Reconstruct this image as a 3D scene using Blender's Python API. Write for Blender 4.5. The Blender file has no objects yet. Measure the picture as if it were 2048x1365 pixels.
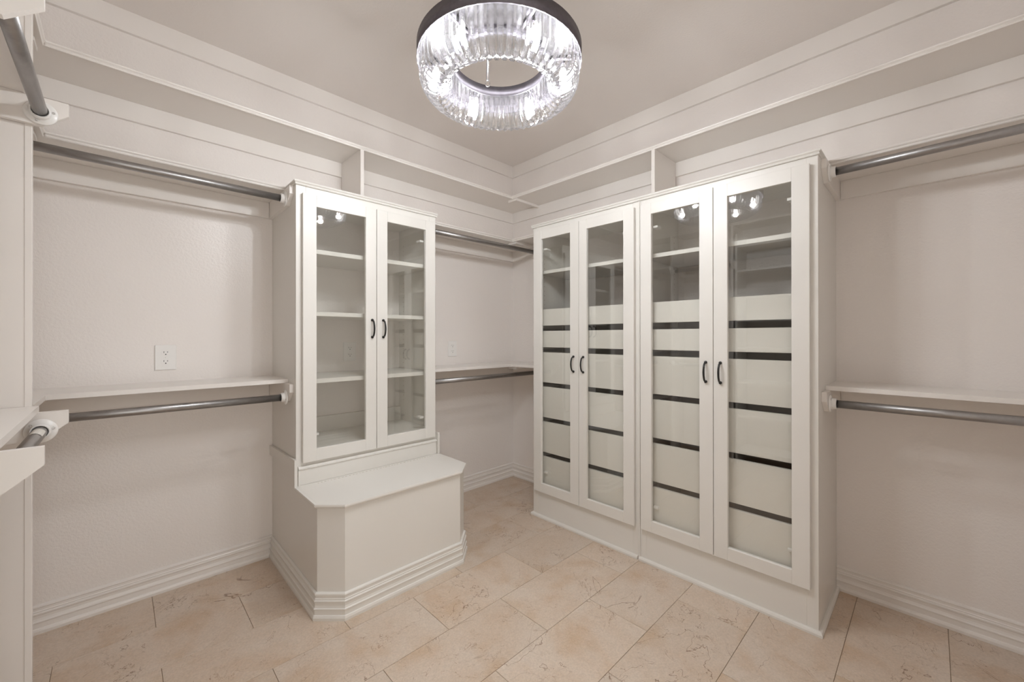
import bpy, bmesh, math, random
from mathutils import Vector, Matrix
random.seed(7)
SC = bpy.context.scene
COL = SC.collection
PI = math.pi

# ------------------------------------------------------------------ camera
ROOM_X, ROOM_Y, ROOM_Z = -3.036, -3.04, 2.74
cam_data = bpy.data.cameras.new('camera')
cam = bpy.data.objects.new('camera', cam_data)
COL.objects.link(cam)
yaw, pitch, roll, focal, shift_px = 0.8006, 0.0011, -0.0008, 812.64, -9.463
cam_data.sensor_fit = 'HORIZONTAL'
cam_data.sensor_width = 36.0
cam_data.lens = 36.0 * focal / 2048.0
cam_data.shift_y = shift_px / 2048.0
cam_data.clip_start = 0.02
fw = Vector((math.cos(yaw) * math.cos(pitch), math.sin(yaw) * math.cos(pitch), math.sin(pitch)))
rt = Vector((math.sin(yaw), -math.cos(yaw), 0)); up = rt.cross(fw)
r2 = rt * math.cos(roll) + up * math.sin(roll)
u2 = -rt * math.sin(roll) + up * math.cos(roll)
m = Matrix((r2, u2, -fw)).transposed().to_4x4()
m.translation = Vector((-2.5301, -2.5962, 1.2335))
cam.matrix_world = m
SC.camera = cam

# ------------------------------------------------------------------ world, view, lights
world = bpy.data.worlds.new('world'); SC.world = world
world.use_nodes = True
bg = world.node_tree.nodes['Background']
bg.inputs[0].default_value = (1.0, 0.96, 0.90, 1)
bg.inputs[1].default_value = 1.0
SC.view_settings.view_transform = 'Standard'
SC.view_settings.look = 'None'
SC.view_settings.gamma = 1.0
SC.view_settings.use_curve_mapping = False
SC.view_settings.exposure = 0.0
try:
    SC.cycles.transparent_max_bounces = 32
    SC.cycles.max_bounces = 20
    SC.cycles.diffuse_bounces = 16
    SC.cycles.glossy_bounces = 6
    SC.cycles.transmission_bounces = 10
    SC.cycles.sample_clamp_indirect = 6.0
except Exception:
    pass
BULB_POWER = 21.5
FILL_POWER = 9.0
al = bpy.data.lights.new('added_fill_light', 'AREA')
al.shape = 'RECTANGLE'; al.size = 0.78; al.size_y = 2.0; al.energy = FILL_POWER; al.color = (1.0, 0.98, 0.96)
alo = bpy.data.objects.new('added_fill_light', al); COL.objects.link(alo)
alo.location = (-2.50, -3.30, 1.05); alo.rotation_euler = (PI / 2, 0, 0)   # added fill light, no source seen, set at the doorway behind the camera

# ------------------------------------------------------------------ materials
def nodes(name):
    mt = bpy.data.materials.new(name); mt.use_nodes = True
    nt = mt.node_tree
    return mt, nt, nt.nodes['Principled BSDF']

def paint(name, col, rough=0.35, bump=0.0, scale=60.0, var=0.03, coat=0.0):
    mt, nt, p = nodes(name)
    p.inputs['Roughness'].default_value = rough
    if coat: p.inputs['Coat Weight'].default_value = coat
    tc = nt.nodes.new('ShaderNodeTexCoord')
    n2 = nt.nodes.new('ShaderNodeTexNoise'); n2.inputs['Scale'].default_value = 2.2; n2.inputs['Detail'].default_value = 3
    nt.links.new(tc.outputs['Object'], n2.inputs['Vector'])
    mx = nt.nodes.new('ShaderNodeMix'); mx.data_type = 'RGBA'
    mx.inputs[6].default_value = (*[c * (1 - var) for c in col], 1)
    mx.inputs[7].default_value = (*[min(1, c * (1 + var)) for c in col], 1)
    nt.links.new(n2.outputs['Fac'], mx.inputs[0])
    nt.links.new(mx.outputs[2], p.inputs['Base Color'])
    if bump:
        n = nt.nodes.new('ShaderNodeTexNoise'); n.inputs['Scale'].default_value = scale; n.inputs['Detail'].default_value = 3
        nt.links.new(tc.outputs['Object'], n.inputs['Vector'])
        b = nt.nodes.new('ShaderNodeBump'); b.inputs['Strength'].default_value = bump; b.inputs['Distance'].default_value = 0.004
        nt.links.new(n.outputs['Fac'], b.inputs['Height'])
        nt.links.new(b.outputs['Normal'], p.inputs['Normal'])
    return mt

M = {}
M['wall'] = paint('wall_paint', (0.800, 0.763, 0.733), 0.32, 0.35, 110, 0.015)
M['ceiling'] = paint('ceiling_paint', (0.785, 0.748, 0.718), 0.6, 0.2, 90, 0.015)
M['trim'] = paint('trim_paint', (0.785, 0.753, 0.718), 0.30, 0.05, 40, 0.015)
M['cabinet'] = paint('cabinet_enamel', (0.740, 0.722, 0.683), 0.36, 0.03, 30, 0.012)
M['white'] = paint('white_plastic', (0.80, 0.79, 0.77), 0.3, 0, 1, 0.01)
M['black'] = paint('black_enamel', (0.012, 0.011, 0.011), 0.25, 0, 1, 0.05)
M['dark_slot'] = paint('dark_slot', (0.02, 0.02, 0.02), 0.6, 0, 1, 0.0)
M['drawer_dark'] = paint('drawer_box_brown', (0.10, 0.078, 0.062), 0.5, 0.1, 60, 0.25)
M['grout'] = paint('grout', (0.36, 0.27, 0.19), 0.8, 0.2, 200, 0.05)
M['label'] = paint('paper_label', (0.75, 0.73, 0.68), 0.6, 0, 1, 0.02)

def metal(name, col, rough, sc=(4, 4, 4), var=0.25):
    mt, nt, p = nodes(name)
    p.inputs['Metallic'].default_value = 1.0
    tc = nt.nodes.new('ShaderNodeTexCoord')
    mp = nt.nodes.new('ShaderNodeMapping'); mp.inputs['Scale'].default_value = sc
    n = nt.nodes.new('ShaderNodeTexNoise'); n.inputs['Scale'].default_value = 12; n.inputs['Detail'].default_value = 6
    nt.links.new(tc.outputs['Object'], mp.inputs[0]); nt.links.new(mp.outputs[0], n.inputs['Vector'])
    mx = nt.nodes.new('ShaderNodeMix'); mx.data_type = 'RGBA'
    mx.inputs[6].default_value = (*[c * (1 - var) for c in col], 1)
    mx.inputs[7].default_value = (*[c * (1 + var) for c in col], 1)
    nt.links.new(n.outputs['Fac'], mx.inputs[0]); nt.links.new(mx.outputs[2], p.inputs['Base Color'])
    mr = nt.nodes.new('ShaderNodeMapRange'); mr.inputs[3].default_value = rough - 0.08; mr.inputs[4].default_value = rough + 0.12
    nt.links.new(n.outputs['Fac'], mr.inputs[0]); nt.links.new(mr.outputs[0], p.inputs['Roughness'])
    return mt
M['rod'] = metal('galvanised_steel', (0.36, 0.35, 0.345), 0.36, (3, 3, 8))
M['steel'] = metal('brushed_steel', (0.62, 0.61, 0.60), 0.3)
M['chrome'] = metal('polished_chrome', (0.8, 0.8, 0.82), 0.12, var=0.03)
M['pewter'] = metal('aged_pewter', (0.15, 0.137, 0.152), 0.5, (6, 6, 6), 0.35)
M['pewter'].node_tree.nodes['Principled BSDF'].inputs['Metallic'].default_value = 0.92

def glass_pane():
    mt = bpy.data.materials.new('clear_door_glass'); mt.use_nodes = True
    nt = mt.node_tree; nt.nodes.clear()
    out = nt.nodes.new('ShaderNodeOutputMaterial')
    t = nt.nodes.new('ShaderNodeBsdfTransparent'); t.inputs[0].default_value = (0.985, 0.988, 0.978, 1)
    g = nt.nodes.new('ShaderNodeBsdfGlossy'); g.inputs['Roughness'].default_value = 0.0; g.inputs[0].default_value = (1, 1, 1, 1)
    lw = nt.nodes.new('ShaderNodeLayerWeight'); lw.inputs[0].default_value = 0.5
    pw = nt.nodes.new('ShaderNodeMath'); pw.operation = 'POWER'; pw.inputs[1].default_value = 5.0
    mm = nt.nodes.new('ShaderNodeMath'); mm.operation = 'MULTIPLY_ADD'; mm.inputs[1].default_value = 0.93; mm.inputs[2].default_value = 0.07; mm.use_clamp = True
    mx = nt.nodes.new('ShaderNodeMixShader')
    nt.links.new(lw.outputs['Facing'], pw.inputs[0]); nt.links.new(pw.outputs[0], mm.inputs[0]); nt.links.new(mm.outputs[0], mx.inputs[0])
    nt.links.new(t.outputs[0], mx.inputs[1]); nt.links.new(g.outputs[0], mx.inputs[2])
    nt.links.new(mx.outputs[0], out.inputs[0])
    return mt
M['glass'] = glass_pane()

def crystal_mat():
    mt = bpy.data.materials.new('cut_crystal'); mt.use_nodes = True
    nt = mt.node_tree; nt.nodes.clear()
    N, Lk = nt.nodes.new, nt.links.new
    out = N('ShaderNodeOutputMaterial')
    t = N('ShaderNodeBsdfTransparent'); t.inputs[0].default_value = (0.97, 0.98, 0.99, 1)
    g = N('ShaderNodeBsdfGlass'); g.inputs['IOR'].default_value = 1.45; g.inputs['Roughness'].default_value = 0.0
    gl = N('ShaderNodeBsdfGlossy'); gl.inputs['Roughness'].default_value = 0.0
    tr = N('ShaderNodeBsdfTranslucent'); tr.inputs[0].default_value = (0.95, 0.96, 1.0, 1)
    lw = N('ShaderNodeLayerWeight'); lw.inputs[0].default_value = 0.5
    pw = N('ShaderNodeMath'); pw.operation = 'POWER'; pw.inputs[1].default_value = 2.5
    mm = N('ShaderNodeMath'); mm.operation = 'MULTIPLY_ADD'; mm.inputs[1].default_value = 0.3; mm.inputs[2].default_value = 0.03; mm.use_clamp = True
    Lk(lw.outputs['Facing'], pw.inputs[0]); Lk(pw.outputs[0], mm.inputs[0])
    m1 = N('ShaderNodeMixShader'); m1.inputs[0].default_value = 0.62
    Lk(t.outputs[0], m1.inputs[1]); Lk(g.outputs[0], m1.inputs[2])
    m2 = N('ShaderNodeMixShader'); m2.inputs[0].default_value = 0.0006
    Lk(m1.outputs[0], m2.inputs[1]); Lk(tr.outputs[0], m2.inputs[2])
    m3 = N('ShaderNodeMixShader'); Lk(mm.outputs[0], m3.inputs[0])
    Lk(m2.outputs[0], m3.inputs[1]); Lk(gl.outputs[0], m3.inputs[2])
    Lk(m3.outputs[0], out.inputs[0])
    return mt
M['crystal'] = crystal_mat()

def emit(name, col, s):
    mt, nt, p = nodes(name)
    p.inputs['Emission Color'].default_value = (*col, 1); p.inputs['Emission Strength'].default_value = s
    p.inputs['Base Color'].default_value = (*col, 1)
    return mt
M['bulb'] = emit('lit_bulb', (1.0, 0.97, 0.95), 30.0)

def marble():
    mt, nt, p = nodes('cream_marble_tile')
    N, Lk = nt.nodes.new, nt.links.new
    tc = N('ShaderNodeTexCoord'); oi = N('ShaderNodeObjectInfo')
    mul = N('ShaderNodeMath'); mul.operation = 'MULTIPLY'; mul.inputs[1].default_value = 37.0; Lk(oi.outputs['Random'], mul.inputs[0])
    cb = N('ShaderNodeCombineXYZ'); Lk(mul.outputs[0], cb.inputs[0]); Lk(mul.outputs[0], cb.inputs[1])
    add = N('ShaderNodeVectorMath'); add.operation = 'ADD'; Lk(tc.outputs['Object'], add.inputs[0]); Lk(cb.outputs[0], add.inputs[1])
    V = add.outputs[0]
    base = N('ShaderNodeTexNoise'); base.inputs['Scale'].default_value = 3.2; base.inputs['Detail'].default_value = 8; base.inputs['Roughness'].default_value = 0.62
    base.inputs['Distortion'].default_value = 0.8; Lk(V, base.inputs['Vector'])
    r = N('ShaderNodeValToRGB'); e = r.color_ramp.elements
    e[0].position = 0.30; e[0].color = (0.515, 0.385, 0.275, 1); e[1].position = 0.62; e[1].color = (0.595, 0.505, 0.42, 1)
    k = e.new(0.45); k.color = (0.57, 0.465, 0.37, 1)
    Lk(base.outputs['Fac'], r.inputs[0])
    # ochre stains
    st = N('ShaderNodeTexNoise'); st.inputs['Scale'].default_value = 5.5; st.inputs['Detail'].default_value = 5; Lk(V, st.inputs['Vector'])
    sr = N('ShaderNodeMapRange'); sr.inputs[1].default_value = 0.55; sr.inputs[2].default_value = 0.76; sr.inputs[3].default_value = 0; sr.inputs[4].default_value = 0.55; Lk(st.outputs['Fac'], sr.inputs[0])
    m1 = N('ShaderNodeMix'); m1.data_type = 'RGBA'; Lk(sr.outputs[0], m1.inputs[0]); Lk(r.outputs[0], m1.inputs[6]); m1.inputs[7].default_value = (0.46, 0.30, 0.165, 1)
    # fine brown veins: thin level set of distorted noise, broken up by a mask
    def vein(scale, width, amt, prev, col):
        n = N('ShaderNodeTexNoise'); n.inputs['Scale'].default_value = scale; n.inputs['Detail'].default_value = 5; n.inputs['Roughness'].default_value = 0.6; n.inputs['Distortion'].default_value = 1.2; Lk(V, n.inputs['Vector'])
        s = N('ShaderNodeMath'); s.operation = 'SUBTRACT'; s.inputs[1].default_value = 0.5; Lk(n.outputs['Fac'], s.inputs[0])
        a = N('ShaderNodeMath'); a.operation = 'ABSOLUTE'; Lk(s.outputs[0], a.inputs[0])
        q = N('ShaderNodeMapRange'); q.inputs[1].default_value = 0; q.inputs[2].default_value = width; q.inputs[3].default_value = 1; q.inputs[4].default_value = 0; Lk(a.outputs[0], q.inputs[0])
        mk = N('ShaderNodeTexNoise'); mk.inputs['Scale'].default_value = scale * 1.9; mk.inputs['Detail'].default_value = 2; Lk(V, mk.inputs['Vector'])
        mq = N('ShaderNodeMapRange'); mq.inputs[1].default_value = 0.47; mq.inputs[2].default_value = 0.60; mq.inputs[3].default_value = 0; mq.inputs[4].default_value = amt; Lk(mk.outputs['Fac'], mq.inputs[0])
        mu = N('ShaderNodeMath'); mu.operation = 'MULTIPLY'; Lk(q.outputs[0], mu.inputs[0]); Lk(mq.outputs[0], mu.inputs[1])
        mx = N('ShaderNodeMix'); mx.data_type = 'RGBA'; Lk(mu.outputs[0], mx.inputs[0]); Lk(prev, mx.inputs[6]); mx.inputs[7].default_value = col
        return mx.outputs[2]
    c = vein(2.0, 0.0045, 0.95, m1.outputs[2], (0.17, 0.09, 0.045, 1))
    c = vein(4.6, 0.006, 0.75, c, (0.26, 0.15, 0.08, 1))
    c = vein(9.0, 0.010, 0.30, c, (0.30, 0.18, 0.10, 1))
    c = vein(4.0, 0.010, 0.35, c, (0.66, 0.56, 0.47, 1))
    sp = N('ShaderNodeTexNoise'); sp.inputs['Scale'].default_value = 160; sp.inputs['Detail'].default_value = 3; Lk(V, sp.inputs['Vector'])
    hv = N('ShaderNodeHueSaturation'); Lk(c, hv.inputs['Color'])
    mr = N('ShaderNodeMapRange'); mr.inputs[1].default_value = 0.25; mr.inputs[2].default_value = 0.75; mr.inputs[3].default_value = 0.90; mr.inputs[4].default_value = 1.10; Lk(sp.outputs['Fac'], mr.inputs[0])
    vr = N('ShaderNodeMapRange'); vr.inputs[3].default_value = 0.95; vr.inputs[4].default_value = 1.05; Lk(oi.outputs['Random'], vr.inputs[0])
    mv = N('ShaderNodeMath'); mv.operation = 'MULTIPLY'; Lk(mr.outputs[0], mv.inputs[0]); Lk(vr.outputs[0], mv.inputs[1]); Lk(mv.outputs[0], hv.inputs['Value'])
    Lk(hv.outputs[0], p.inputs['Base Color'])
    p.inputs['Roughness'].default_value = 0.42
    return mt
M['marble'] = marble()

# ------------------------------------------------------------------ geometry helpers
class MB:
    def __init__(s): s.bm = bmesh.new()
    def box(s, x0, x1, y0, y1, z0, z1, bev=0.0):
        t = bmesh.new()
        bmesh.ops.create_cube(t, size=1.0)
        for v in t.verts:
            v.co = Vector(((x0 + x1) / 2 + v.co.x * abs(x1 - x0), (y0 + y1) / 2 + v.co.y * abs(y1 - y0), (z0 + z1) / 2 + v.co.z * abs(z1 - z0)))
        if bev: bmesh.ops.bevel(t, geom=t.edges[:], offset=bev, segments=1, affect='EDGES', profile=0.5)
        s._merge(t); return s
    def _merge(s, t):
        me = bpy.data.meshes.new('tmp'); t.to_mesh(me); t.free(); s.bm.from_mesh(me); bpy.data.meshes.remove(me)
    def prism(s, pts, d0, d1, axis):
        """pts: polygon in the two other axes (in xyz order), extruded along axis from d0 to d1"""
        def mk(a, b, d):
            return Vector((d, a, b)) if axis == 0 else Vector((a, d, b)) if axis == 1 else Vector((a, b, d))
        t = bmesh.new()
        A = [t.verts.new(mk(a, b, d0)) for a, b in pts]; B = [t.verts.new(mk(a, b, d1)) for a, b in pts]
        n = len(pts)
        t.faces.new(A); t.faces.new(B[::-1])
        for i in range(n): t.faces.new((A[i], B[i], B[(i + 1) % n], A[(i + 1) % n]))
        bmesh.ops.recalc_face_normals(t, faces=t.faces[:])
        s._merge(t); return s
    def sweep(s, prof, path, side=1, closed=False):
        """prof: (out, z) closed polygon; path: xy points; side +1 = outward to the left of travel"""
        t = bmesh.new(); n = len(path); rings = []
        for i, p in enumerate(path):
            P = Vector(p); dirs = []
            if i > 0 or closed: dirs.append((P - Vector(path[i - 1])).normalized())
            if i < n - 1 or closed: dirs.append((Vector(path[(i + 1) % n]) - P).normalized())
            ns = [Vector((-d.y, d.x)) * side for d in dirs]
            nn = (ns[0] + ns[-1]).normalized(); k = 1.0 / max(0.2, nn.dot(ns[0]))
            rings.append([t.verts.new((P.x + nn.x * o * k, P.y + nn.y * o * k, z)) for o, z in prof])
        m_ = len(prof)
        for i in range(n if closed else n - 1):
            a, b = rings[i], rings[(i + 1) % n]
            for j in range(m_): t.faces.new((a[j], b[j], b[(j + 1) % m_], a[(j + 1) % m_]))
        if not closed:
            t.faces.new(rings[0]); t.faces.new(rings[-1][::-1])
        bmesh.ops.recalc_face_normals(t, faces=t.faces[:])
        s._merge(t); return s
    def tube(s, pts, r, seg=16, caps=True):
        t = bmesh.new(); rings = []; n = len(pts)
        P = [Vector(p) for p in pts]
        ref = None
        for i in range(n):
            d = (P[min(i + 1, n - 1)] - P[max(i - 1, 0)]).normalized()
            if ref is None: ref = d.orthogonal().normalized()
            a = (ref - d * ref.dot(d)).normalized(); ref = a; b = d.cross(a)
            rr = r[i] if isinstance(r, (list, tuple)) else r
            rings.append([t.verts.new(P[i] + (a * math.cos(2 * PI * k / seg) + b * math.sin(2 * PI * k / seg)) * rr) for k in range(seg)])
        for i in range(n - 1):
            for k in range(seg):
                f = t.faces.new((rings[i][k], rings[i][(k + 1) % seg], rings[i + 1][(k + 1) % seg], rings[i + 1][k])); f.smooth = True
        if caps:
            t.faces.new(rings[0][::-1]); t.faces.new(rings[-1])
        bmesh.ops.recalc_face_normals(t, faces=t.faces[:])
        s._merge(t); return s
    def lathe(s, prof, origin, axis, seg=24):
        """prof: (radius, distance along axis)"""
        ax = Vector(axis).normalized(); a = ax.orthogonal().normalized(); b = ax.cross(a); O = Vector(origin)
        t = bmesh.new(); rings = []
        for r, h in prof:
            rings.append([t.verts.new(O + ax * h + (a * math.cos(2 * PI * k / seg) + b * math.sin(2 * PI * k / seg)) * max(r, 1e-5)) for k in range(seg)])
        for i in range(len(prof) - 1):
            for k in range(seg):
                f = t.faces.new((rings[i][k], rings[i][(k + 1) % seg], rings[i + 1][(k + 1) % seg], rings[i + 1][k]))
                f.smooth = abs(prof[i][1] - prof[i + 1][1]) > 1e-6 and abs(prof[i][0] - prof[i + 1][0]) < 0.02
        bmesh.ops.remove_doubles(t, verts=t.verts[:], dist=1e-6)
        bmesh.ops.recalc_face_normals(t, faces=t.faces[:])
        s._merge(t); return s
    def build(s, name, mat, parent=None, kind=None):
        me = bpy.data.meshes.new(name)
        vs = s.bm.verts
        lo = Vector([min(v.co[i] for v in vs) for i in range(3)]); hi = Vector([max(v.co[i] for v in vs) for i in range(3)])
        c = (lo + hi) / 2
        if parent is None: c.z = lo.z
        for v in vs: v.co -= c
        s.bm.to_mesh(me); s.bm.free()
        me.materials.append(mat)
        o = bpy.data.objects.new(name, me); COL.objects.link(o)
        if parent is not None:
            o.parent = parent
            o.location = c - WORLD[parent.name]
        else: o.location = c
        WORLD[o.name] = c.copy()
        if kind: o['kind'] = kind
        return o
WORLD = {}
def thing(name, label, cat, loc, group=None):
    o = bpy.data.objects.new(name, None); COL.objects.link(o); o.location = loc
    o.empty_display_size = 0.05
    WORLD[o.name] = Vector(loc)
    o['label'] = label; o['category'] = cat
    if group: o['group'] = group
    return o
def tag(o, label, cat, group=None):
    o['label'] = label; o['category'] = cat
    if group: o['group'] = group
    return o

# ------------------------------------------------------------------ room shell
T = 0.12
MB().box(ROOM_X - T, T, 0, T, -0.05, ROOM_Z + 0.1).build('wall_left', M['wall'], kind='structure')
MB().box(0, T, ROOM_Y - T, 0, -0.05, ROOM_Z + 0.1).build('wall_right', M['wall'], kind='structure')
MB().box(ROOM_X - T, ROOM_X, ROOM_Y - T, 0, -0.05, ROOM_Z + 0.1).build('wall_near', M['wall'], kind='structure')
DX0, DX1, DZ = -2.92, -2.08, 2.08
wr = MB(); wr.box(DX1, 0, ROOM_Y - T, ROOM_Y, -0.05, ROOM_Z + 0.1); wr.box(ROOM_X, DX0, ROOM_Y - T, ROOM_Y, -0.05, ROOM_Z + 0.1); wr.box(DX0, DX1, ROOM_Y - T, ROOM_Y, DZ, ROOM_Z + 0.1)
wr.build('wall_rear', M['wall'], kind='structure')
MB().box(ROOM_X - T, T, ROOM_Y - T, T, ROOM_Z, ROOM_Z + 0.1).build('ceiling', M['ceiling'], kind='structure')
floor = MB().box(ROOM_X - T, T, ROOM_Y - 0.5, T, -0.06, -0.0035).build('floor', M['grout'], kind='structure')
# tiles: running bond, 0.588 x 0.2925
TL, TWd, GAP = 0.5885, 0.2925, 0.0016
tile_me = None
k = 0; y1 = -0.0125 + TWd
row = -1
while y1 > ROOM_Y - 0.3:
    y0 = y1 - TWd
    off = -0.648 if row % 2 == 0 else -0.940
    x = off + TL * 4
    while x > ROOM_X - 0.05:
        xa, xb = x - TL, x
        if xa < 0.02:
            cx0, cx1 = max(xa, ROOM_X - 0.05), min(xb, 0.05)
            cy0, cy1 = max(y0, ROOM_Y - 0.45), min(y1, 0.05)
            if cx1 - cx0 > 0.03 and cy1 - cy0 > 0.01:
                full = (cx1 - cx0 > TL - 1e-4 and cy1 - cy0 > TWd - 1e-4)
                c = Vector(((cx0 + cx1) / 2, (cy0 + cy1) / 2, -0.003))
                if full and tile_me is not None:
                    o = bpy.data.objects.new('floor_tile', tile_me); COL.objects.link(o)
                    o.parent = floor; o.location = c - WORLD['floor']
                else:
                    b = MB(); b.box(cx0 + GAP / 2, cx1 - GAP / 2, cy0 + GAP / 2, cy1 - GAP / 2, -0.006, 0.0, 0.0008)
                    o = b.build('floor_tile', M['marble'], floor)
                    if full: tile_me = o.data
        x -= TL
    y1 = y0; row += 1

BASE = [(0, 0), (0.020, 0), (0.021, 0.012), (0.018, 0.021), (0.0135, 0.023), (0.0135, 0.043), (0.0165, 0.046), (0.0165, 0.050), (0.013, 0.053), (0.0105, 0.062), (0.0115, 0.073),
        (0.0145, 0.079), (0.0145, 0.083), (0.010, 0.086), (0.0115, 0.090), (0.0085, 0.094), (0.0085, 0.103), (0.0115, 0.107), (0.0105, 0.112), (0.004, 0.116), (0, 0.116)]
CROWN = [(0, 2.642), (0.018, 2.642), (0.018, 2.7399), (0, 2.7399)]
# cabinet footprints
CX0, CX1, CY = -1.903, -1.096, -0.426           # left cabinet
E, RY0, RYM, RY1 = -0.456, -0.672, -1.4725, -2.273   # right cabinets
MB().sweep(BASE, [(ROOM_X, 0), (CX0 - 0.0005, 0)], -1).build('baseboard_left', M['trim'], kind='structure')
MB().sweep(BASE, [(CX1 + 0.0005, 0), (0, 0), (0, RY0 + 0.0005)], -1).build('baseboard_corner', M['trim'], kind='structure')
MB().sweep(BASE, [(0, RY1 - 0.0005), (0, ROOM_Y), (DX1 + 0.09, ROOM_Y)], -1).build('baseboard_right', M['trim'], kind='structure')
MB().sweep(BASE, [(ROOM_X, ROOM_Y + 0.02), (ROOM_X, -1.99)], -1).build('baseboard_near', M['trim'], kind='structure')
MB().sweep(CROWN, [(ROOM_X, -0.018), (ROOM_X, 0), (0, 0)], -1).build('trim_1', M['trim'], kind='structure')
MB().sweep(CROWN, [(0, -0.0181), (0, ROOM_Y), (ROOM_X, ROOM_Y), (ROOM_X, -0.0181)], -1).build('trim_2', M['trim'], kind='structure')
dc = MB()
dc.box(DX1, DX1 + 0.09, ROOM_Y, ROOM_Y + 0.018, 0, DZ + 0.09); dc.box(DX0 - 0.09, DX0, ROOM_Y, ROOM_Y + 0.018, 0, DZ + 0.09); dc.box(DX0, DX1, ROOM_Y, ROOM_Y + 0.018, DZ, DZ + 0.09)
dc.box(DX1 - 0.018, DX1, ROOM_Y - T, ROOM_Y, 0, DZ); dc.box(DX0, DX0 + 0.018, ROOM_Y - T, ROOM_Y, 0, DZ); dc.box(DX0 + 0.018, DX1 - 0.018, ROOM_Y - T, ROOM_Y, DZ - 0.018, DZ)
dc.build('trim_3', M['trim'], kind='structure')

# ------------------------------------------------------------------ shelves
def nose(z0, h=0.022):
    return [(-0.002, z0), (0.004, z0), (0.0065, z0 + h * 0.18), (0.004, z0 + h * 0.40), (0.0055, z0 + h * 0.46), (0.0105, z0 + h * 0.62), (0.0115, z0 + h * 0.8), (0.0085, z0 + h), (-0.002, z0 + h)]
CL = 0.088
def shelf(label, loc, board, noses, cleats, zb, noseh=0.022, extra=None, group=None):
    """board: (x0,x1,y0,y1) list; noses: list of (path, side); cleats: boxes"""
    t = thing('wall_shelf', label, 'shelf', loc, group)
    b = MB()
    for (x0, x1, y0, y1) in board: b.box(x0, x1, y0, y1, zb, zb + 0.019)
    b.build('shelf_board', M['trim'], t)
    b = MB()
    for path, side in noses: b.sweep(nose(zb - 0.003, noseh), path, side)
    b.build('nosing', M['trim'], t)
    for c in cleats: MB().box(*c, 0.0012).build('cleat', M['trim'], t)
    if extra: extra(t)
    return t
Z1, Z2, Z3 = 2.325, 1.985, 0.998
D = 0.29                        # shelf board depth, nosing brings it to 0.30
SX = -2.725                     # front of the shelves on the near wall
def corner_rail(zt):
    """L-shaped support strip under the shelf joint in the room corner"""
    def f(t):
        MB().box(-0.285, -0.0185, -0.330, -0.312, zt - 0.019, zt - 0.0003).box(-0.285, -0.270, -0.312, -0.240, zt - 0.019, zt - 0.0003).build('support_strip', M['trim'], t)
    return f
def splice_block(zt):
    def f(t):
        MB().box(-2.90, -2.748, -0.335, -0.252, zt - 0.014, zt - 0.0003, 0.001).build('support_strip', M['trim'], t)
    return f
def two(*fs):
    def g(t):
        for f in fs: f(t)
    return g
# top shelf, left wall / right wall / near wall
cl1 = corner_rail(Z1)
cl1b = splice_block(Z1)
shelf('long top shelf with beaded edge high on the left wall under the ceiling', (-1.5, 0, Z1),
      [(ROOM_X, 0, -D, 0)], [([(SX, -D), (-D, -D)], -1)],
      [(ROOM_X, 0, -0.018, 0, Z1 - CL, Z1)], Z1, extra=two(cl1b))
shelf('long top shelf with beaded edge high on the right wall under the ceiling', (0, -1.5, Z1),
      [(-D, 0, ROOM_Y, -D)], [([(-D, -D + 0.0), (-D, ROOM_Y)], -1)],
      [(-0.018, 0, ROOM_Y, -0.018, Z1 - CL, Z1)], Z1, extra=two(cl1))
shelf('top shelf on the near wall at the far left edge of the photo', (ROOM_X, -1.1, Z1),
      [(ROOM_X, SX - 0.01, -1.99, -D)], [([(SX - 0.01, -1.99), (SX - 0.01, -D)], -1)],
      [(ROOM_X, ROOM_X + 0.018, -1.99, -0.018, Z1 - CL, Z1)], Z1)
# second shelf (level with the cabinet tops)
shelf('upper hanging shelf left of the bench cabinet, level with its top', (-2.4, 0, Z2),
      [(ROOM_X, CX0, -D, 0)], [([(SX, -D), (CX0 - 0.012, -D)], -1)],
      [(ROOM_X, CX0 - 0.019, -0.018, 0, Z2 - CL, Z2)], Z2, extra=splice_block(Z2))
cl2 = corner_rail(Z2)
shelf('upper L-shaped shelf in the corner between the two cabinet blocks', (-0.5, 0, Z2),
      [(CX1, 0, -D, 0), (-D, 0, RY0, -D)], [([(CX1 + 0.012, -D), (-D, -D), (-D, RY0 + 0.012)], -1)],
      [(CX1 + 0.019, 0, -0.018, 0, Z2 - CL, Z2), (-0.018, 0, RY0 + 0.019, -0.018, Z2 - CL, Z2)], Z2, extra=two(cl2))
shelf('upper hanging shelf on the right wall beside the right-hand cabinet', (0, -2.6, Z2),
      [(-D, 0, ROOM_Y, RY1)], [([(-D, RY1 - 0.012), (-D, ROOM_Y)], -1)],
      [(-0.018, 0, ROOM_Y, RY1 - 0.019, Z2 - CL, Z2)], Z2)
shelf('upper shelf on the near wall above the near clothes rod', (ROOM_X, -0.8, Z2),
      [(ROOM_X, SX - 0.01, -0.619, -D), (ROOM_X, SX - 0.01, -1.229, -0.641)], [([(SX - 0.01, -0.619), (SX - 0.01, -D)], -1), ([(SX - 0.01, -1.229), (SX - 0.01, -0.641)], -1)],
      [(ROOM_X, ROOM_X + 0.018, -0.619, -0.018, Z2 - CL, Z2), (ROOM_X, ROOM_X + 0.018, -1.229, -0.641, Z2 - CL, Z2)], Z2)
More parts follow.
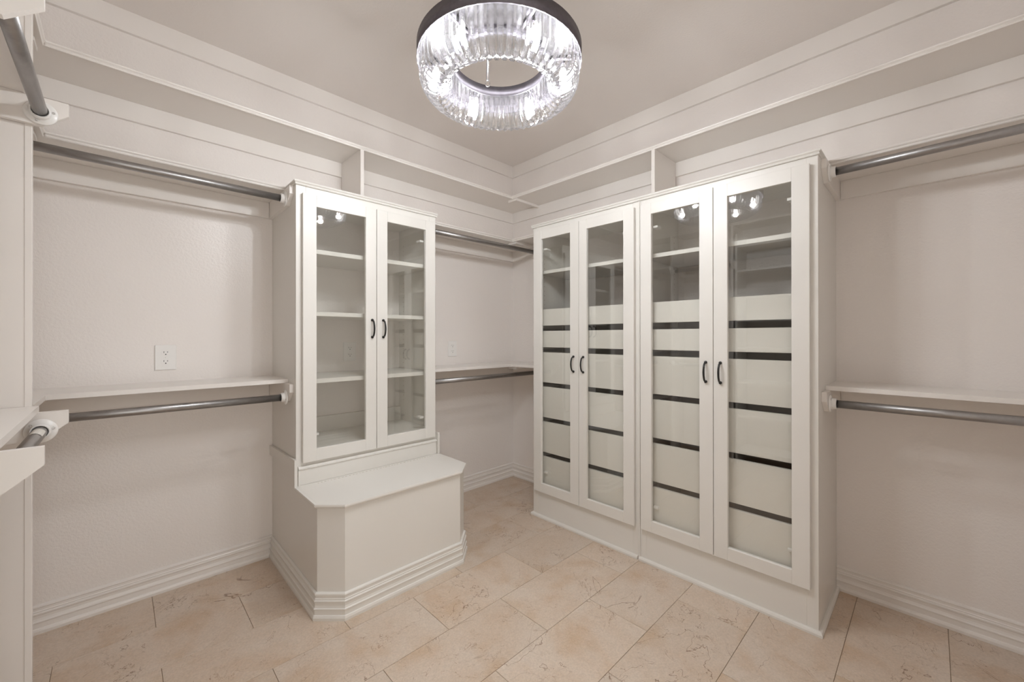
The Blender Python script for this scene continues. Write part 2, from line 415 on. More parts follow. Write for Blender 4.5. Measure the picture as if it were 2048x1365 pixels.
# middle shelf: square edge
def mshelf(label, loc, boards, cleats, extra=None):
    t = thing('wall_shelf', label, 'shelf', loc)
    b = MB()
    for pts in boards: b.prism(pts, Z3, Z3 + 0.019, 2)
    b.build('shelf_board', M['trim'], t)
    for c in cleats: MB().box(*c, 0.0012).build('cleat', M['trim'], t)
    if extra: extra(t)
    return t
def rect(x0, x1, y0, y1): return [(x0, y0), (x1, y0), (x1, y1), (x0, y1)]
mshelf('waist-high shelf on the left wall below the power outlet', (-2.4, 0, Z3),
       [rect(ROOM_X, CX0 - 0.0005, -0.30, 0)], [(ROOM_X, CX0 - 0.019, -0.018, 0, Z3 - CL, Z3)])
cl3 = corner_rail(Z3)
mshelf('waist-high L-shaped shelf in the room corner between the cabinets', (-0.5, 0, Z3),
       [[(CX1 + 0.0005, 0), (CX1 + 0.0005, -0.30), (-0.30, -0.30), (-0.30, RY0 + 0.0005), (0, RY0 + 0.0005), (0, 0)]],
       [(CX1 + 0.019, 0, -0.018, 0, Z3 - CL, Z3), (-0.018, 0, RY0 + 0.019, -0.018, Z3 - CL, Z3)], cl3)
mshelf('waist-high shelf on the right wall beside the right-hand cabinet', (0, -2.6, Z3),
       [rect(-0.30, 0, ROOM_Y, RY1 - 0.0005)], [(-0.018, 0, ROOM_Y, RY1 - 0.019, Z3 - CL, Z3)])
mshelf('waist-high shelf on the near wall at the left edge of the photo', (ROOM_X, -0.8, Z3),
       [[(ROOM_X, -0.619), (-2.7235, -0.619), (-2.7235, -0.3005), (ROOM_X, -0.3005)], [(ROOM_X, -1.229), (-2.708, -1.229), (-2.708, -0.641), (ROOM_X, -0.641)]],
       [(ROOM_X, ROOM_X + 0.018, -0.619, -0.018, Z3 - CL, Z3), (ROOM_X, ROOM_X + 0.018, -1.229, -0.641, Z3 - CL, Z3)])

# dividers between top shelf and second shelf
def divider(label, x0, x1, y0, y1, ax):
    t = thing('shelf_divider', label, 'divider', ((x0 + x1) / 2, (y0 + y1) / 2, Z2 + 0.0195))
    MB().box(x0, x1, y0, y1, Z2 + 0.0195, Z1 - 0.0002).build('panel', M['trim'], t)
    b = MB()
    if ax == 'y': b.prism([(x0 - 0.002, y0), (x1 + 0.002, y0), (x1 + 0.001, y0 - 0.008), (x0 - 0.001, y0 - 0.008)], Z2 + 0.0195, Z1 - 0.0035, 2)
    else: b.prism([(x0, y0 - 0.002), (x0, y1 + 0.002), (x0 - 0.008, y1 + 0.001), (x0 - 0.008, y0 - 0.001)], Z2 + 0.0195, Z1 - 0.0035, 2)
    b.build('edge_bead', M['trim'], t)
divider('upright divider panel on top of the bench cabinet, left wall', -1.520, -1.502, -D, -0.0185, 'y')
divider('upright divider panel above the joint of the two right-hand cabinets', -D, -0.0185, -1.482, -1.464, 'x')

# near wall partitions and cubby tower
def partition(label, y0, y1, xf):
    t = thing('partition_panel', label, 'panel', ((ROOM_X + xf) / 2, (y0 + y1) / 2, 0))
    xb = xf - 0.016
    MB().box(ROOM_X + 0.0185, xb, y0 + 0.002, y1 - 0.002, 0, Z3 - 0.0885).box(ROOM_X + 0.0005, xb, y0 + 0.002, y1 - 0.002, Z3 - 0.0885, Z1 - 0.0885).box(ROOM_X + 0.0185, xb, y0 + 0.002, y1 - 0.002, Z1 - 0.0885, Z1 - 0.0002).build('board', M['trim'], t)
    MB().box(xb, xf, y0, y1, 0, Z1 - 0.0002, 0.0012).build('edge_band', M['trim'], t)
    return t
partition('tall upright panel at the left edge dividing the hanging bays', -0.6405, -0.6195, -2.7225)
partition('tall upright panel nearest the camera on the near wall', -1.2499, -1.230, -2.7225)
tw = thing('cubby_tower', 'open white cubby tower on the near wall beside the doorway, behind the camera side panel', 'shelving', (ROOM_X, -1.63, 0))
MB().box(ROOM_X + 0.025, SX, -1.285, -1.267, 0, Z1 - 0.09).build('side_panel', M['cabinet'], tw)
MB().box(ROOM_X + 0.025, SX, -1.99, -1.972, 0, Z1 - 0.09).build('side_panel', M['cabinet'], tw)
for z in (0.12, 0.45, 0.78, 1.11, 1.38, 1.62, 1.86, 2.1):
    MB().box(ROOM_X + 0.025, SX, -1.972, -1.285, z, z + 0.019).build('cubby_shelf', M['cabinet'], tw)

# ------------------------------------------------------------------ brackets and rods
BR = [(0, 0), (0.392, 0), (0.392, -0.040), (0.335, -0.088), (0, -0.088)]
def bracket(label, wall, pos, ztop, side):
    """wall 'L': wall y=0, boards stand in x; 'R': wall x=0; 'N': near wall"""
    b = MB()
    if wall == 'L': b.prism([(-d, ztop + z) for d, z in BR], pos, pos + side * 0.018, 0)
    elif wall == 'R': b.prism([(-d, ztop + z) for d, z in BR], pos, pos + side * 0.018, 1)
    else: b.prism([(ROOM_X + d, ztop + z) for d, z in BR], pos, pos + side * 0.018, 1)
    return tag(b.build('rod_bracket', M['trim']), label, 'bracket')
ZU, ZL = 1.932, 0.938
g = 0.0004
bracket('angled rod bracket on the bench cabinet, upper left side', 'L', CX0 - g, Z2 - g, -1)
bracket('angled rod bracket on the bench cabinet, waist-high left side', 'L', CX0 - g, Z3 - g, -1)
bracket('angled rod bracket behind the bench cabinet, upper right side', 'L', CX1 + g, Z2 - g, 1)
bracket('angled rod bracket behind the bench cabinet, waist-high right side', 'L', CX1 + g, Z3 - g, 1)
bracket('angled rod bracket on the right-hand cabinet, upper right side', 'R', RY1 - g, Z2 - g, -1)
bracket('angled rod bracket on the right-hand cabinet, waist-high right side', 'R', RY1 - g, Z3 - g, -1)
bracket('upper rod bracket on the left-edge panel, farther of two', 'N', -0.6415, Z2 - 0.0885, -1).location.z += 0.088
bracket('waist-high rod bracket on the left-edge panel, farther of two', 'N', -0.6415, Z3 - g, -1)
bracket('upper rod bracket nearest the camera, cut by the top left corner', 'N', -1.2505, Z2 - g, -1)
bracket('waist-high rod bracket nearest the camera at the left edge', 'N', -1.2505, Z3 - g, -1)

def flange(t, p, axis, r=0.037, nscrew=3):
    f = MB().lathe([(0, 0), (r, 0), (r, 0.003), (r * 0.93, 0.006), (r * 0.62, 0.007), (0.0235, 0.009), (0.0225, 0.024), (0.0185, 0.0245), (0.0182, 0.012)], p, axis, 28).build('flange', M['white'], t)
    ax = Vector(axis); a = ax.orthogonal().normalized(); bb = ax.cross(a)
    for k in range(nscrew):
        an = 2 * PI * k / nscrew + 0.5
        q = Vector(p) + (a * math.cos(an) + bb * math.sin(an)) * r * 0.76 + ax * 0.0062
        s = MB().lathe([(0, 0), (0.0042, 0), (0.0038, 0.0012), (0.0016, 0.0014), (0.0012, 0.0004), (0, 0.0004)], q, axis, 10)
        s.build('screw', M['steel'], f)
    return f
def rod(label, p0, p1, fl=(True, True), r=0.0167, sticker=None):
    P0, P1 = Vector(p0), Vector(p1); d = (P1 - P0).normalized()
    t = thing('clothes_rod', label, 'clothes rod', p0)
    a = P0 + d * 0.012; b = P1 - d * 0.012
    MB().tube([a, a + (b - a) * 0.5, b], r, 24).build('pole', M['rod'], t)
    if fl[0]: flange(t, p0, d)
    if fl[1]: flange(t, p1, -d)
    if sticker:
        q0 = P0 + d * sticker; q1 = q0 + d * 0.085
        s = MB(); aa = d.orthogonal().normalized()
        tb = bmesh.new(); 
        w = Vector((0, 0, 1)); u = d.cross(w)
        rows = []
        for q in (q0, q1):
            rows.append([tb.verts.new(q + (u * math.cos(an) + w * math.sin(an)) * (r + 0.0006)) for an in [math.radians(x) for x in range(60, 160, 14)]])
        for i in range(len(rows[0]) - 1): tb.faces.new((rows[0][i], rows[0][i + 1], rows[1][i + 1], rows[1][i]))
        s._merge(tb); s.build('sticker', M['label'], t)
    return t
ry = -0.322
e = 0.0188
rod('upper grey rod left of the bench cabinet', (CX0 - e, ry, ZU), (ROOM_X + 0.0186, ry, ZU))
rod('waist-high grey rod left of the bench cabinet', (CX0 - e, ry - 0.008, 0.929), (ROOM_X + 0.0186, ry - 0.008, 0.929))
rod('upper grey rod in the corner behind the bench cabinet', (CX1 + e, ry + 0.01, ZU), (-0.0186, ry + 0.01, ZU))
rod('waist-high grey rod in the corner behind the bench cabinet', (CX1 + e, ry, 0.937), (-0.0186, ry, 0.937))
rod('upper grey rod on the right wall beside the right-hand cabinet', (-0.335, RY1 - e, 1.937), (-0.335, ROOM_Y + 0.0005, 1.937))
rod('waist-high grey rod on the right wall beside the right-hand cabinet', (-0.325, RY1 - e, 0.945), (-0.325, ROOM_Y + 0.0005, 0.945))
rod('upper grey rod in the top left corner between two brackets', (-2.703, -0.6602, 1.934), (-2.703, -1.2295 - 0.0205 + 0.012, 1.934), (True, False))
rod('waist-high grey rod with white sticker between two brackets at left edge', (-2.703, -0.6602, 0.940), (-2.703, -1.2295 - 0.0205 + 0.012, 0.940), (True, False), sticker=0.065)

# ------------------------------------------------------------------ outlets on the left wall
def outlet(label, xc, zc, w=0.080, h=0.121):
    t = thing('power_outlet', label, 'outlet', (xc, 0, zc - h / 2))
    MB().box(xc - w / 2, xc + w / 2, -0.006, -0.0002, zc - h / 2, zc + h / 2, 0.0018).build('cover_plate', M['white'], t)
    for s in (1, -1):
        zz = zc + s * 0.0215
        pts = []
        for k in range(20):
            an = 2 * PI * k / 20
            pts.append((xc + 0.0172 * math.cos(an), zz + max(-0.0135, min(0.0135, 0.0172 * math.sin(an)))))
        rc = MB().prism(pts, -0.0085, -0.0055, 1).build('receptacle', M['white'], t)
        sl = MB(); sl.box(xc - 0.0078, xc - 0.0058, -0.0089, -0.0080, zz + 0.0005, zz + 0.0085); sl.box(xc + 0.0058, xc + 0.0078, -0.0089, -0.0080, zz + 0.0015, zz + 0.0080)
        sl.lathe([(0, 0), (0.0027, 0), (0.0027, 0.0009), (0, 0.0009)], (xc, -0.0080, zz - 0.0065), (0, -1, 0), 10)
        sl.build('slots', M['dark_slot'], rc)
    MB().lathe([(0, 0), (0.003, 0), (0.0025, 0.001), (0, 0.0012)], (xc, -0.0060, zc), (0, -1, 0), 10).build('screw', M['white'], t)
outlet('white outlet on the open left wall above the waist-high shelf', -2.363, 1.134)
outlet('white outlet behind glass inside the bench cabinet', -1.464, 1.139)
outlet('white outlet in the corner between bench cabinet and tall cabinets', -0.662, 1.141)

# ------------------------------------------------------------------ cabinets
# local frame for a cabinet: a = along the wall, o = out of the wall (both positive), z up. fn maps to world.
def frameL(a, o, z): return (a, -o, z)              # left wall: a is world x
def frameR(a, o, z): return (-o, a, z)              # right wall: a is world y
def abox(b, fr, a0, a1, o0, o1, z0, z1, bev=0.0):
    p = fr(a0, o0, z0); q = fr(a1, o1, z1)
    return b.box(min(p[0], q[0]), max(p[0], q[0]), min(p[1], q[1]), max(p[1], q[1]), min(p[2], q[2]), max(p[2], q[2]), bev)
def handle(door, fr, ac, zc, o, L_=0.108):
    h = MB()
    pts, rad = [], []
    n = 13
    for i in range(n):
        s = -1 + 2 * i / (n - 1)
        out = 0.010 + 0.019 * math.cos(s * PI / 2) ** 0.55 if abs(s) < 1 else 0.004
        if abs(s) == 1: out = 0.003
        pts.append(fr(ac, o + out, zc + s * (L_ / 2 - 0.007))); rad.append(0.0050 - 0.0006 * abs(s))
    h.tube(pts, rad, 12)
    hd = h.build('handle', M['black'], door)
    for s in (-1, 1):
        ax = Vector(fr(0, 1, 0)) - Vector(fr(0, 0, 0))
        MB().lathe([(0, 0), (0.0072, 0), (0.0078, 0.003), (0.006, 0.008), (0.0035, 0.011), (0, 0.0115)], fr(ac, o, zc + s * (L_ / 2 - 0.007)), ax, 14).build('mount', M['black'], hd)
    return hd
def door(cab, fr, a0, a1, z0, z1, ga0, ga1, gz0, gz1, o0, o1, handle_a, handle_z, hinge_side):
    b = MB()
    abox(b, fr, a0, ga0, o0, o1, z0, z1, 0.0012); abox(b, fr, ga1, a1, o0, o1, z0, z1, 0.0012)
    abox(b, fr, ga0, ga1, o0, o1, gz1, z1, 0.0012); abox(b, fr, ga0, ga1, o0, o1, z0, gz0, 0.0012)
    d = b.build('door', M['cabinet'], cab)
    b = MB(); abox(b, fr, ga0 - 0.004, ga1 + 0.004, o0 + 0.006, o0 + 0.009, gz0 - 0.004, gz1 + 0.004)
    b.build('glass_pane', M['glass'], d)
    handle(d, fr, handle_a, handle_z, o1)
    ax = Vector(fr(0, 1, 0)) - Vector(fr(0, 0, 0))
    ha = ga0 if hinge_side < 0 else ga1
    for hz in (gz1 - 0.065, gz0 + 0.065):
        h = MB(); abox(h, fr, ha - 0.004, ha + 0.022 if hinge_side < 0 else ha + 0.004, o0 - 0.055, o0 - 0.012, hz - 0.006, hz + 0.006, 0.001) if hinge_side < 0 else abox(h, fr, ha - 0.022, ha + 0.004, o0 - 0.055, o0 - 0.012, hz - 0.006, hz + 0.006, 0.001)
        hg = h.build('hinge', M['white'], d)
        k = MB().lathe([(0, 0), (0.0035, 0), (0.003, 0.001), (0, 0.001)], fr(ha - hinge_side * 0.012, o0 - 0.012, hz), ax, 8)
    return d

# ---- left bench cabinet
t = thing('display_cabinet', 'white display cabinet with two glass doors standing on the window-seat style bench', 'cabinet', (-1.5, -0.2, 0.502))
t['label'] = 'white glass-door display cabinet with empty shelves standing over the bench'
F = frameL
b = MB()
a0, a1, dz0, dz1 = CX0, CX1, 0.5025, Z2
abox(b, F, a0, a0 + 0.018, 0.0003, 0.426 - 0.02, dz0, dz1); abox(b, F, a1 - 0.018, a1, 0.0003, 0.426 - 0.02, dz0, dz1)
abox(b, F, a0 + 0.018, a1 - 0.018, 0.0003, 0.406, 0.640, 0.659); abox(b, F, a0 + 0.018, a1 - 0.018, 0.0003, 0.406, Z2 - 0.019, Z2)
b.build('carcass', M['cabinet'], t)
b = MB()
abox(b, F, a0, a0 + 0.045, 0.406, 0.426, dz0, dz1, 0.001); abox(b, F, a1 - 0.045, a1, 0.406, 0.426, dz0, dz1, 0.001)
abox(b, F, a0 + 0.045, a1 - 0.045, 0.406, 0.426, Z2 - 0.06, dz1, 0.001); abox(b, F, a0 + 0.045, a1 - 0.045, 0.406, 0.426, dz0, 0.662, 0.001)
b.build('face_frame', M['cabinet'], t)
abox(MB(), F, a0 + 0.018, a1 - 0.018, 0.0003, 0.02, 0.659, 0.75).build('back_rail', M['cabinet'], t)
b = MB(); b.box(a0, a1, -0.43, -D, Z2 + 0.0001, Z2 + 0.019).box(a0, a1, -D, 0, Z2 + 0.0001, Z2 + 0.019)
b.build('top_board', M['cabinet'], t)
b = MB(); b.sweep(nose(Z2 - 0.001, 0.0225), [(a0, -D), (a0, -0.43), (a1, -0.43), (a1, -D)], -1)
b.build('top_moulding', M['cabinet'], t)
for z0, z1 in ((0.994, 1.017), (1.341, 1.363), (1.661, 1.684)):
    abox(MB(), F, a0 + 0.0185, a1 - 0.0185, 0.001, 0.398, z0, z1, 0.001).build('shelf', M['cabinet'], t)
door(t, F, -1.877, -1.4965, 0.611, 1.945, -1.813, -1.5575, 0.672, 1.8875, 0.428, 0.448, -1.522, 1.279, -1)
door(t, F, -1.4935, -1.112, 0.611, 1.945, -1.4305, -1.179, 0.672, 1.8875, 0.428, 0.448, -1.457, 1.279, 1)
# riser behind the bench seat
b = MB(); abox(b, F, a0 + 0.010, a1 - 0.004, 0.4262, 0.441, 0.5025, 0.578, 0.001)
b.build('riser', M['cabinet'], t)
b = MB(); b.sweep([(0, 0.578), (0.016, 0.578), (0.020, 0.581), (0.020, 0.585), (0.015, 0.588), (0.013, 0.592), (0.006, 0.594), (0, 0.594)], [(a0 + 0.008, -0.4262), (a1 - 0.002, -0.4262)], -1)
b.sweep([(0, 0.5025), (0.0185, 0.5025), (0.0185, 0.578), (0, 0.578)], [(a0 + 0.006, -0.4262), (a0 + 0.012, -0.4262)], -1)
b.build('riser_moulding', M['cabinet'], t)
band = [(-0.001, 0.622), (-0.452, 0.634), (-0.452, 0.488), (-0.440, 0.488), (-0.428, 0.586), (-0.001, 0.570)]
MB().prism(band, a0 - 0.0135, a0 - 0.0005, 0).build('side_band', M['cabinet'], t)
MB().prism(band, a1 + 0.0005, a1 + 0.0135, 0).build('side_band', M['cabinet'], t)

# ---- bench
bn = thing('bench_seat', 'white bench base with chamfered corners and stepped baseboard below the display cabinet', 'bench', (-1.5, -0.4, 0))
poly = [(a0, -0.0005), (a0, -0.722), (-1.815, -0.807), (-1.190, -0.807), (a1, -0.716), (a1, -0.0005)]
MB().prism(poly, 0.0, 0.484, 2).build('bench_body', M['cabinet'], bn)
top = [(a0, -0.4425), (a0, -0.722), (-1.815, -0.807), (-1.190, -0.807), (a1, -0.716), (a1, -0.4425)]
MB().prism(poly, 0.4842, 0.502, 2).build('seat_top', M['cabinet'], bn)
MB().sweep([(0.0002, 0.482), (0.005, 0.482), (0.008, 0.486), (0.0125, 0.489), (0.014, 0.495), (0.0125, 0.502), (0.0002, 0.502)], [(a0, -0.453), (a0, -0.722), (-1.815, -0.807), (-1.190, -0.807), (a1, -0.716), (a1, -0.453)], -1).build('seat_nosing', M['cabinet'], bn)
bb = [(o + 0.0002, z) for o, z in BASE]
MB().sweep(bb, [(a0, -0.0215), (a0, -0.722), (-1.815, -0.807), (-1.190, -0.807), (a1, -0.716), (a1, -0.0215)], -1).build('baseboard', M['cabinet'], bn)
# perforated caulk line where seat meets riser
b = MB(); rr = random.Random(3)
x = a0 + 0.09
while x < a1 - 0.05:
    w = rr.uniform(0.004, 0.013)
    yy = -0.462 - 0.012 * 0
    b.box(x, x + w, yy - 0.0011, yy + 0.0008, 0.5020, 0.5024); x += w + rr.uniform(0.006, 0.012)
b.build('hinge_slit', M['grout'], bn, kind='stuff')

# ---- right cabinets
DR = [(1.309, 1.421), (1.161, 1.273), (0.921, 1.127), (0.682, 0.891), (0.443, 0.652), (0.222, 0.413)]
def tall_cabinet(label, ya, yb, doors, handles, last):
    """ya > yb (world y)"""
    F = frameR
    t = thing('tall_cabinet', label, 'cabinet', (-0.23, (ya + yb) / 2, 0))
    lo, hi = yb, ya
    b = MB()
    abox(b, F, lo, lo + 0.018, 0.0003, 0.436, 0, Z2); abox(b, F, hi - 0.018, hi, 0.0003, 0.436, 0, Z2)
    abox(b, F, lo + 0.018, hi - 0.018, 0.0003, 0.436, 0.190, 0.209); abox(b, F, lo + 0.018, hi - 0.018, 0.0003, 0.436, Z2 - 0.019, Z2)
    b.build('carcass', M['cabinet'], t)
    b = MB()
    abox(b, F, lo, lo + 0.040, 0.436, 0.456, 0, Z2, 0.001); abox(b, F, hi - 0.040, hi, 0.436, 0.456, 0, Z2, 0.001)
    abox(b, F, lo + 0.040, hi - 0.040, 0.436, 0.456, 1.925, Z2, 0.001); abox(b, F, lo + 0.040, hi - 0.040, 0.436, 0.456, 0, 0.215, 0.001)
    b.build('face_frame', M['cabinet'], t)
    MB().box(-0.46, -0.0003, lo, hi, Z2 + 0.0001, Z2 + 0.019).build('top_board', M['cabinet'], t)
    path = [(-0.46, hi), (-0.46, lo)]
    if last: path = path + [(-D, lo)]
    else: path = [(-D, hi)] + path
    MB().sweep(nose(Z2 - 0.001, 0.0225), path, -1).build('top_moulding', M['cabinet'], t)
    sp = [(0.0002, 0), (0.015, 0), (0.0155, 0.010), (0.012, 0.017), (0.006, 0.020), (0.0002, 0.020)]
    sh = [(E, hi), (E, lo)]
    if last: sh = sh + [(-0.0215, lo)]
    else: sh = [(-0.0215, hi)] + [(E, hi), (E, lo + 0.008)]
    MB().sweep(sp, sh, -1).build('shoe_moulding', M['cabinet'], t)
    if last:
        b = MB()
        abox(b, F, hi - 0.005, hi + 0.0045, 0.4562, 0.4635, 0.0, Z2 - 0.002, 0.0015)
        abox(b, F, hi - 0.011, hi - 0.0055, 0.4562, 0.4595, 0.0, Z2 - 0.002, 0.001)
        b.build('joint_bead', M['cabinet'], t)
    abox(MB(), F, lo + 0.0185, hi - 0.0185, 0.001, 0.430, 1.664, 1.686, 0.001).build('shelf', M['cabinet'], t)
    for i, (z0, z1) in enumerate(DR):
        d = abox(MB(), F, lo + 0.030, hi - 0.030, 0.416, 0.432, z0, z1, 0.0012).build('drawer', M['cabinet'], t)
        b = MB()
        abox(b, F, lo + 0.036, lo + 0.048, 0.03, 0.4158, z0 + 0.012, z1 - 0.015); abox(b, F, hi - 0.048, hi - 0.036, 0.03, 0.4158, z0 + 0.012, z1 - 0.015)
        abox(b, F, lo + 0.048, hi - 0.048, 0.03, 0.042, z0 + 0.012, z1 - 0.015); abox(b, F, lo + 0.048, hi - 0.048, 0.042, 0.4158, z0 + 0.012, z0 + 0.020)
        abox(b, F, lo + 0.048, hi - 0.048, 0.4040, 0.4158, z0 + 0.020, z1 - 0.004)
        b.build('drawer_box', M['drawer_dark'], d)
        for s0, s1 in ((lo + 0.0185, lo + 0.031), (hi - 0.031, hi - 0.0185)):
            if z1 < 1.4: abox(MB(), F, s0, s1, 0.03, 0.4155, z1 + 0.004, z1 + 0.018).build('slide', M['steel'], d)
    # dark back panel behind the drawers
    abox(MB(), F, lo + 0.0185, hi - 0.0185, 0.0005, 0.008, 0.2095, 1.40).build('back_panel', M['drawer_dark'], t)
    for (y0, y1, g0, g1), (hy, hs) in zip(doors, handles):
        door(t, F, y0, y1, 0.182, 1.952, g0, g1, 0.243, 1.893, 0.458, 0.478, hy, 1.0615, hs)
    return t
tall_cabinet('tall white glass-door cabinet with drawers, farther of two, nearest the room corner', RY0, RYM + 0.0005,
             [(-1.0725, -0.697, -1.007, -0.762), (-1.450, -1.0755, -1.384, -1.1325)], [(-1.036, 1), (-1.110, -1)], False)
tall_cabinet('tall white glass-door cabinet with drawers, nearer of two, beside the right-hand rods', RYM - 0.0005, RY1,
             [(-1.8665, -1.489, -1.803, -1.551), (-2.2475, -1.8695, -2.184, -1.9315)], [(-1.834, 1), (-1.901, -1)], True)

def pin_holes(cab, fr, lo, hi, z0, z1):
    b = MB(); n = int((z1 - z0) / 0.032)
    for a, sgn in ((lo + 0.0182, 1), (hi - 0.0182, -1)):
        for o in (0.06, 0.36):
            for i in range(n):
                z = z0 + i * 0.032
                ax = Vector(fr(sgn, 0, 0)) - Vector(fr(0, 0, 0))
                b.lathe([(0, 0), (0.0028, 0), (0.0028, 0.0003), (0, 0.0003)], fr(a, o, z), ax, 6)
    b.build('pin_holes', M['grout'], cab, kind='stuff')
for ob in [o for o in bpy.data.objects if o.get('category') == 'cabinet']:
    if ob.name == 'display_cabinet': pin_holes(ob, frameL, CX0, CX1, 0.80, 1.90)
    elif ob.name == 'tall_cabinet': pin_holes(ob, frameR, RYM + 0.0005, RY0, 1.46, 1.90)
    else: pin_holes(ob, frameR, RY1, RYM - 0.0005, 1.46, 1.90)

# ------------------------------------------------------------------ chandelier
CHX, CHY = -1.535, -1.507
RO, RI = 0.291, 0.170
ZB = 2.207
ch = thing('crystal_chandelier', 'round ring chandelier of curved clear crystal bars under grey metal bands', 'chandelier', (CHX, CHY, 2.09))
def ring_band(name, r, z0, z1, th, inside):
    prof = [(r, z0), (r + th, z0), (r + th, z1), (r, z1)]
    b = MB(); t_ = bmesh.new(); seg = 96; rings = []
    for k in range(seg):
        an = 2 * PI * k / seg
        rings.append([t_.verts.new((CHX + rr_ * math.cos(an), CHY + rr_ * math.sin(an), z)) for rr_, z in prof])
    for k in range(seg):
        A, B = rings[k], rings[(k + 1) % seg]
        for j in range(4):
            f = t_.faces.new((A[j], A[(j + 1) % 4], B[(j + 1) % 4], B[j])); f.smooth = j in (1, 3)
    bmesh.ops.recalc_face_normals(t_, faces=t_.faces[:])
    b._merge(t_)
    return b.build(name, M['pewter'], ch)
ring_band('outer_band', RO, ZB, ZB + 0.050, 0.003, False)
ring_band('inner_band', RI - 0.003, ZB, ZB + 0.038, 0.003, True)
tp = MB(); t_ = bmesh.new(); prev = None; rg = []
for k in range(96):
    an = 2 * PI * k / 96
    rg.append([t_.verts.new((CHX + q * math.cos(an), CHY + q * math.sin(an), z)) for q, z in ((RI, ZB + 0.033), (RO, ZB + 0.033), (RO, ZB + 0.036), (RI, ZB + 0.036))])
for k in range(96):
    A, B = rg[k], rg[(k + 1) % 96]
    for j in range(4): t_.faces.new((A[j], A[(j + 1) % 4], B[(j + 1) % 4], B[j]))
bmesh.ops.recalc_face_normals(t_, faces=t_.faces[:]); tp._merge(t_)
tp.build('light_shield_plate', M['black'], ch)  # added plate that keeps the bulbs' upward light off the ceiling
# struts between the bands
for k in range(6):
    an = k * PI / 3 + 0.2
    MB().tube([(CHX + (RI) * math.cos(an), CHY + RI * math.sin(an), ZB + 0.024), (CHX + RO * math.cos(an), CHY + RO * math.sin(an), ZB + 0.024)], 0.005, 8).build('strut', M['pewter'], ch)
def bar_mesh(path, w, th, name):
    """triangular prism bar following a path in the radial plane (r, z); point at the end"""
    t_ = bmesh.new(); rings = []
    n = len(path)
    for i, (r, z) in enumerate(path):
        pr_, nx = path[max(i - 1, 0)], path[min(i + 1, n - 1)]
        d = Vector((nx[0] - pr_[0], nx[1] - pr_[1])).normalized()
        nrm = Vector((-d.y, d.x))
        ww, tt = w, th
        sec = [(-ww / 2, -tt * 0.1), (-ww * 0.32, -tt * 0.5), (ww * 0.32, -tt * 0.5), (ww / 2, -tt * 0.1), (0.0, tt * 0.42)]
        rings.append([t_.verts.new((r + nrm.x * q, s, z + nrm.y * q)) for s, q in sec])
    for i in range(n - 1):
        for j in range(5): t_.faces.new((rings[i][j], rings[i][(j + 1) % 5], rings[i + 1][(j + 1) % 5], rings[i + 1][j]))
    t_.faces.new(rings[0])
    r, z = path[-1]; d = Vector((path[-1][0] - path[-2][0], path[-1][1] - path[-2][1])).normalized()
    tip = t_.verts.new((r + d.x * 0.009, 0, z + d.y * 0.009 - 0.002))
    for j in range(5): t_.faces.new((rings[-1][j], rings[-1][(j + 1) % 5], tip))
    bmesh.ops.recalc_face_normals(t_, faces=t_.faces[:])
    me = bpy.data.meshes.new(name); t_.to_mesh(me); t_.free(); me.materials.append(M['crystal'])
    return me
def arc(r_start, r_end, zt, zs, zb, n=7):
    pts = [(r_start, zt), (r_start, (zt + zs) / 2)]
    for i in range(n):
        a = PI / 2 * i / (n - 1) * 0.80
        pts.append((r_end + (r_start - r_end) * math.cos(a), zs - (zs - zb) * math.sin(a)))
    return pts
outer_me = bar_mesh(arc(RO - 0.009, 0.205, ZB + 0.012, 2.160, 2.098), 0.0205, 0.010, 'crystal_bar')
inner_me = bar_mesh(arc(RI + 0.009, 0.226, ZB + 0.012, 2.155, 2.100), 0.0190, 0.011, 'crystal_bar')
chl = WORLD[ch.name]
for me, n, off in ((outer_me, 60, 0.0), (inner_me, 52, 0.5)):
    for k in range(n):
        o = bpy.data.objects.new('crystal_bar', me); COL.objects.link(o); o.parent = ch
        an = 2 * PI * (k + off) / n
        o.location = (0, 0, -chl.z); o.rotation_euler = (0, 0, an)
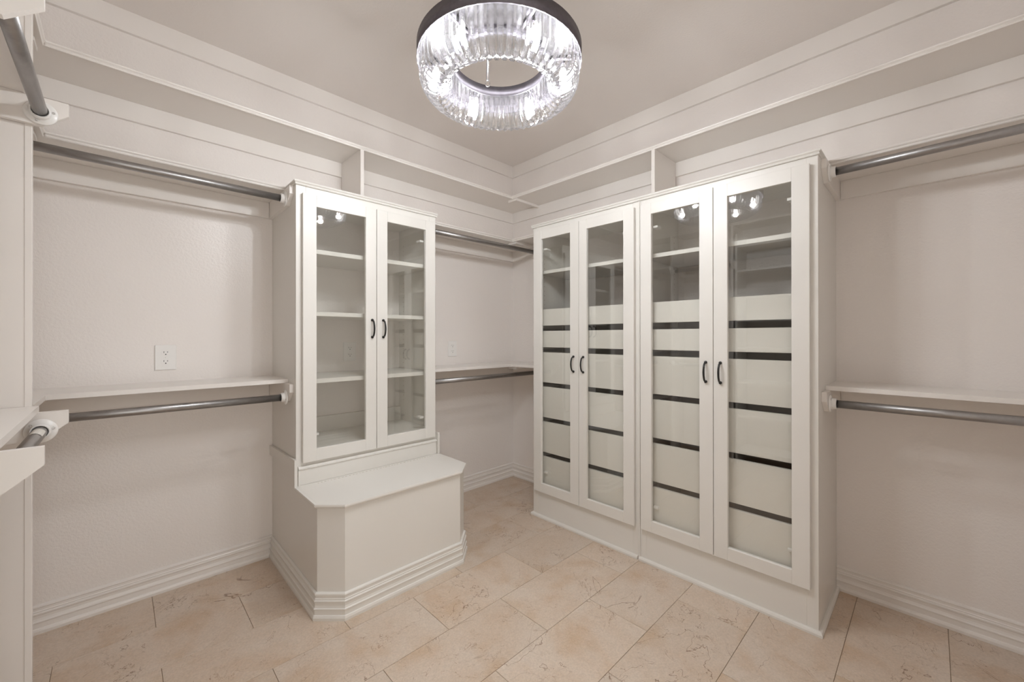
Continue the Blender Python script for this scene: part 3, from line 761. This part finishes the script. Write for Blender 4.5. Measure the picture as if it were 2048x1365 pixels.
for k in range(6):
    an = PI / 3 * k + PI / 6 + yaw
    bx, by = CHX + 0.230 * math.cos(an), CHY + 0.230 * math.sin(an)
    bu = MB().lathe([(0, 0), (0.007, 0.002), (0.012, 0.012), (0.014, 0.026), (0.011, 0.034), (0.007, 0.040)], (bx, by, 2.166), (0, 0, 1), 14).build('bulb', M['bulb'], ch)
    MB().lathe([(0, 0), (0.009, 0), (0.009, 0.034), (0, 0.034)], (bx, by, 2.2062), (0, 0, 1), 12).build('socket', M['chrome'], bu)
    li = bpy.data.lights.new('bulb_light', 'POINT'); li.energy = BULB_POWER; li.color = (0.965, 0.985, 1.01); li.shadow_soft_size = 0.016
    lo_ = bpy.data.objects.new('bulb_light', li); COL.objects.link(lo_); lo_.location = (bx, by, 2.156)
for k in range(3):
    an = yaw + 0.335 + 2 * PI * k / 3
    rx_, ry_ = CHX + (RI - 0.010) * math.cos(an), CHY + (RI - 0.010) * math.sin(an)
    rd = MB().tube([(rx_, ry_, ZB + 0.053), (rx_, ry_, 2.70)], 0.0055, 12).build('hanging_rod', M['chrome'], ch)
    lp = MB(); pts = []
    for i in range(17):
        a = 2 * PI * i / 16
        pts.append((rx_ + 0.0085 * math.cos(a) * math.sin(yaw), ry_ - 0.0085 * math.cos(a) * math.cos(yaw), ZB + 0.040 + 0.0125 * math.sin(a)))
    lp.tube(pts, 0.0026, 8, False); lp.build('hook_ring', M['chrome'], rd)
MB().lathe([(0, 0), (0.19, 0), (0.195, 0.005), (0.195, 0.030), (0.19, 0.0385), (0, 0.0385)], (CHX, CHY, 2.7012), (0, 0, 1), 48).build('canopy', M['chrome'], ch)

GROUPS = {'clothes rod': 'grey metal clothes rods around the closet', 'bracket': 'white rod brackets around the closet', 'outlet': 'white outlets on the left wall',
          'divider': 'upright dividers under the top shelf', 'panel': 'upright panels on the near wall', 'shelf': 'painted wall shelves around the closet'}
for ob in bpy.data.objects:
    if ob.get('category') in GROUPS: ob['group'] = GROUPS[ob['category']]
for ob in bpy.data.objects:
    if ob.name.startswith('tall_cabinet') and ob.get('category'): ob['group'] = 'tall glass-door cabinets on the right wall'
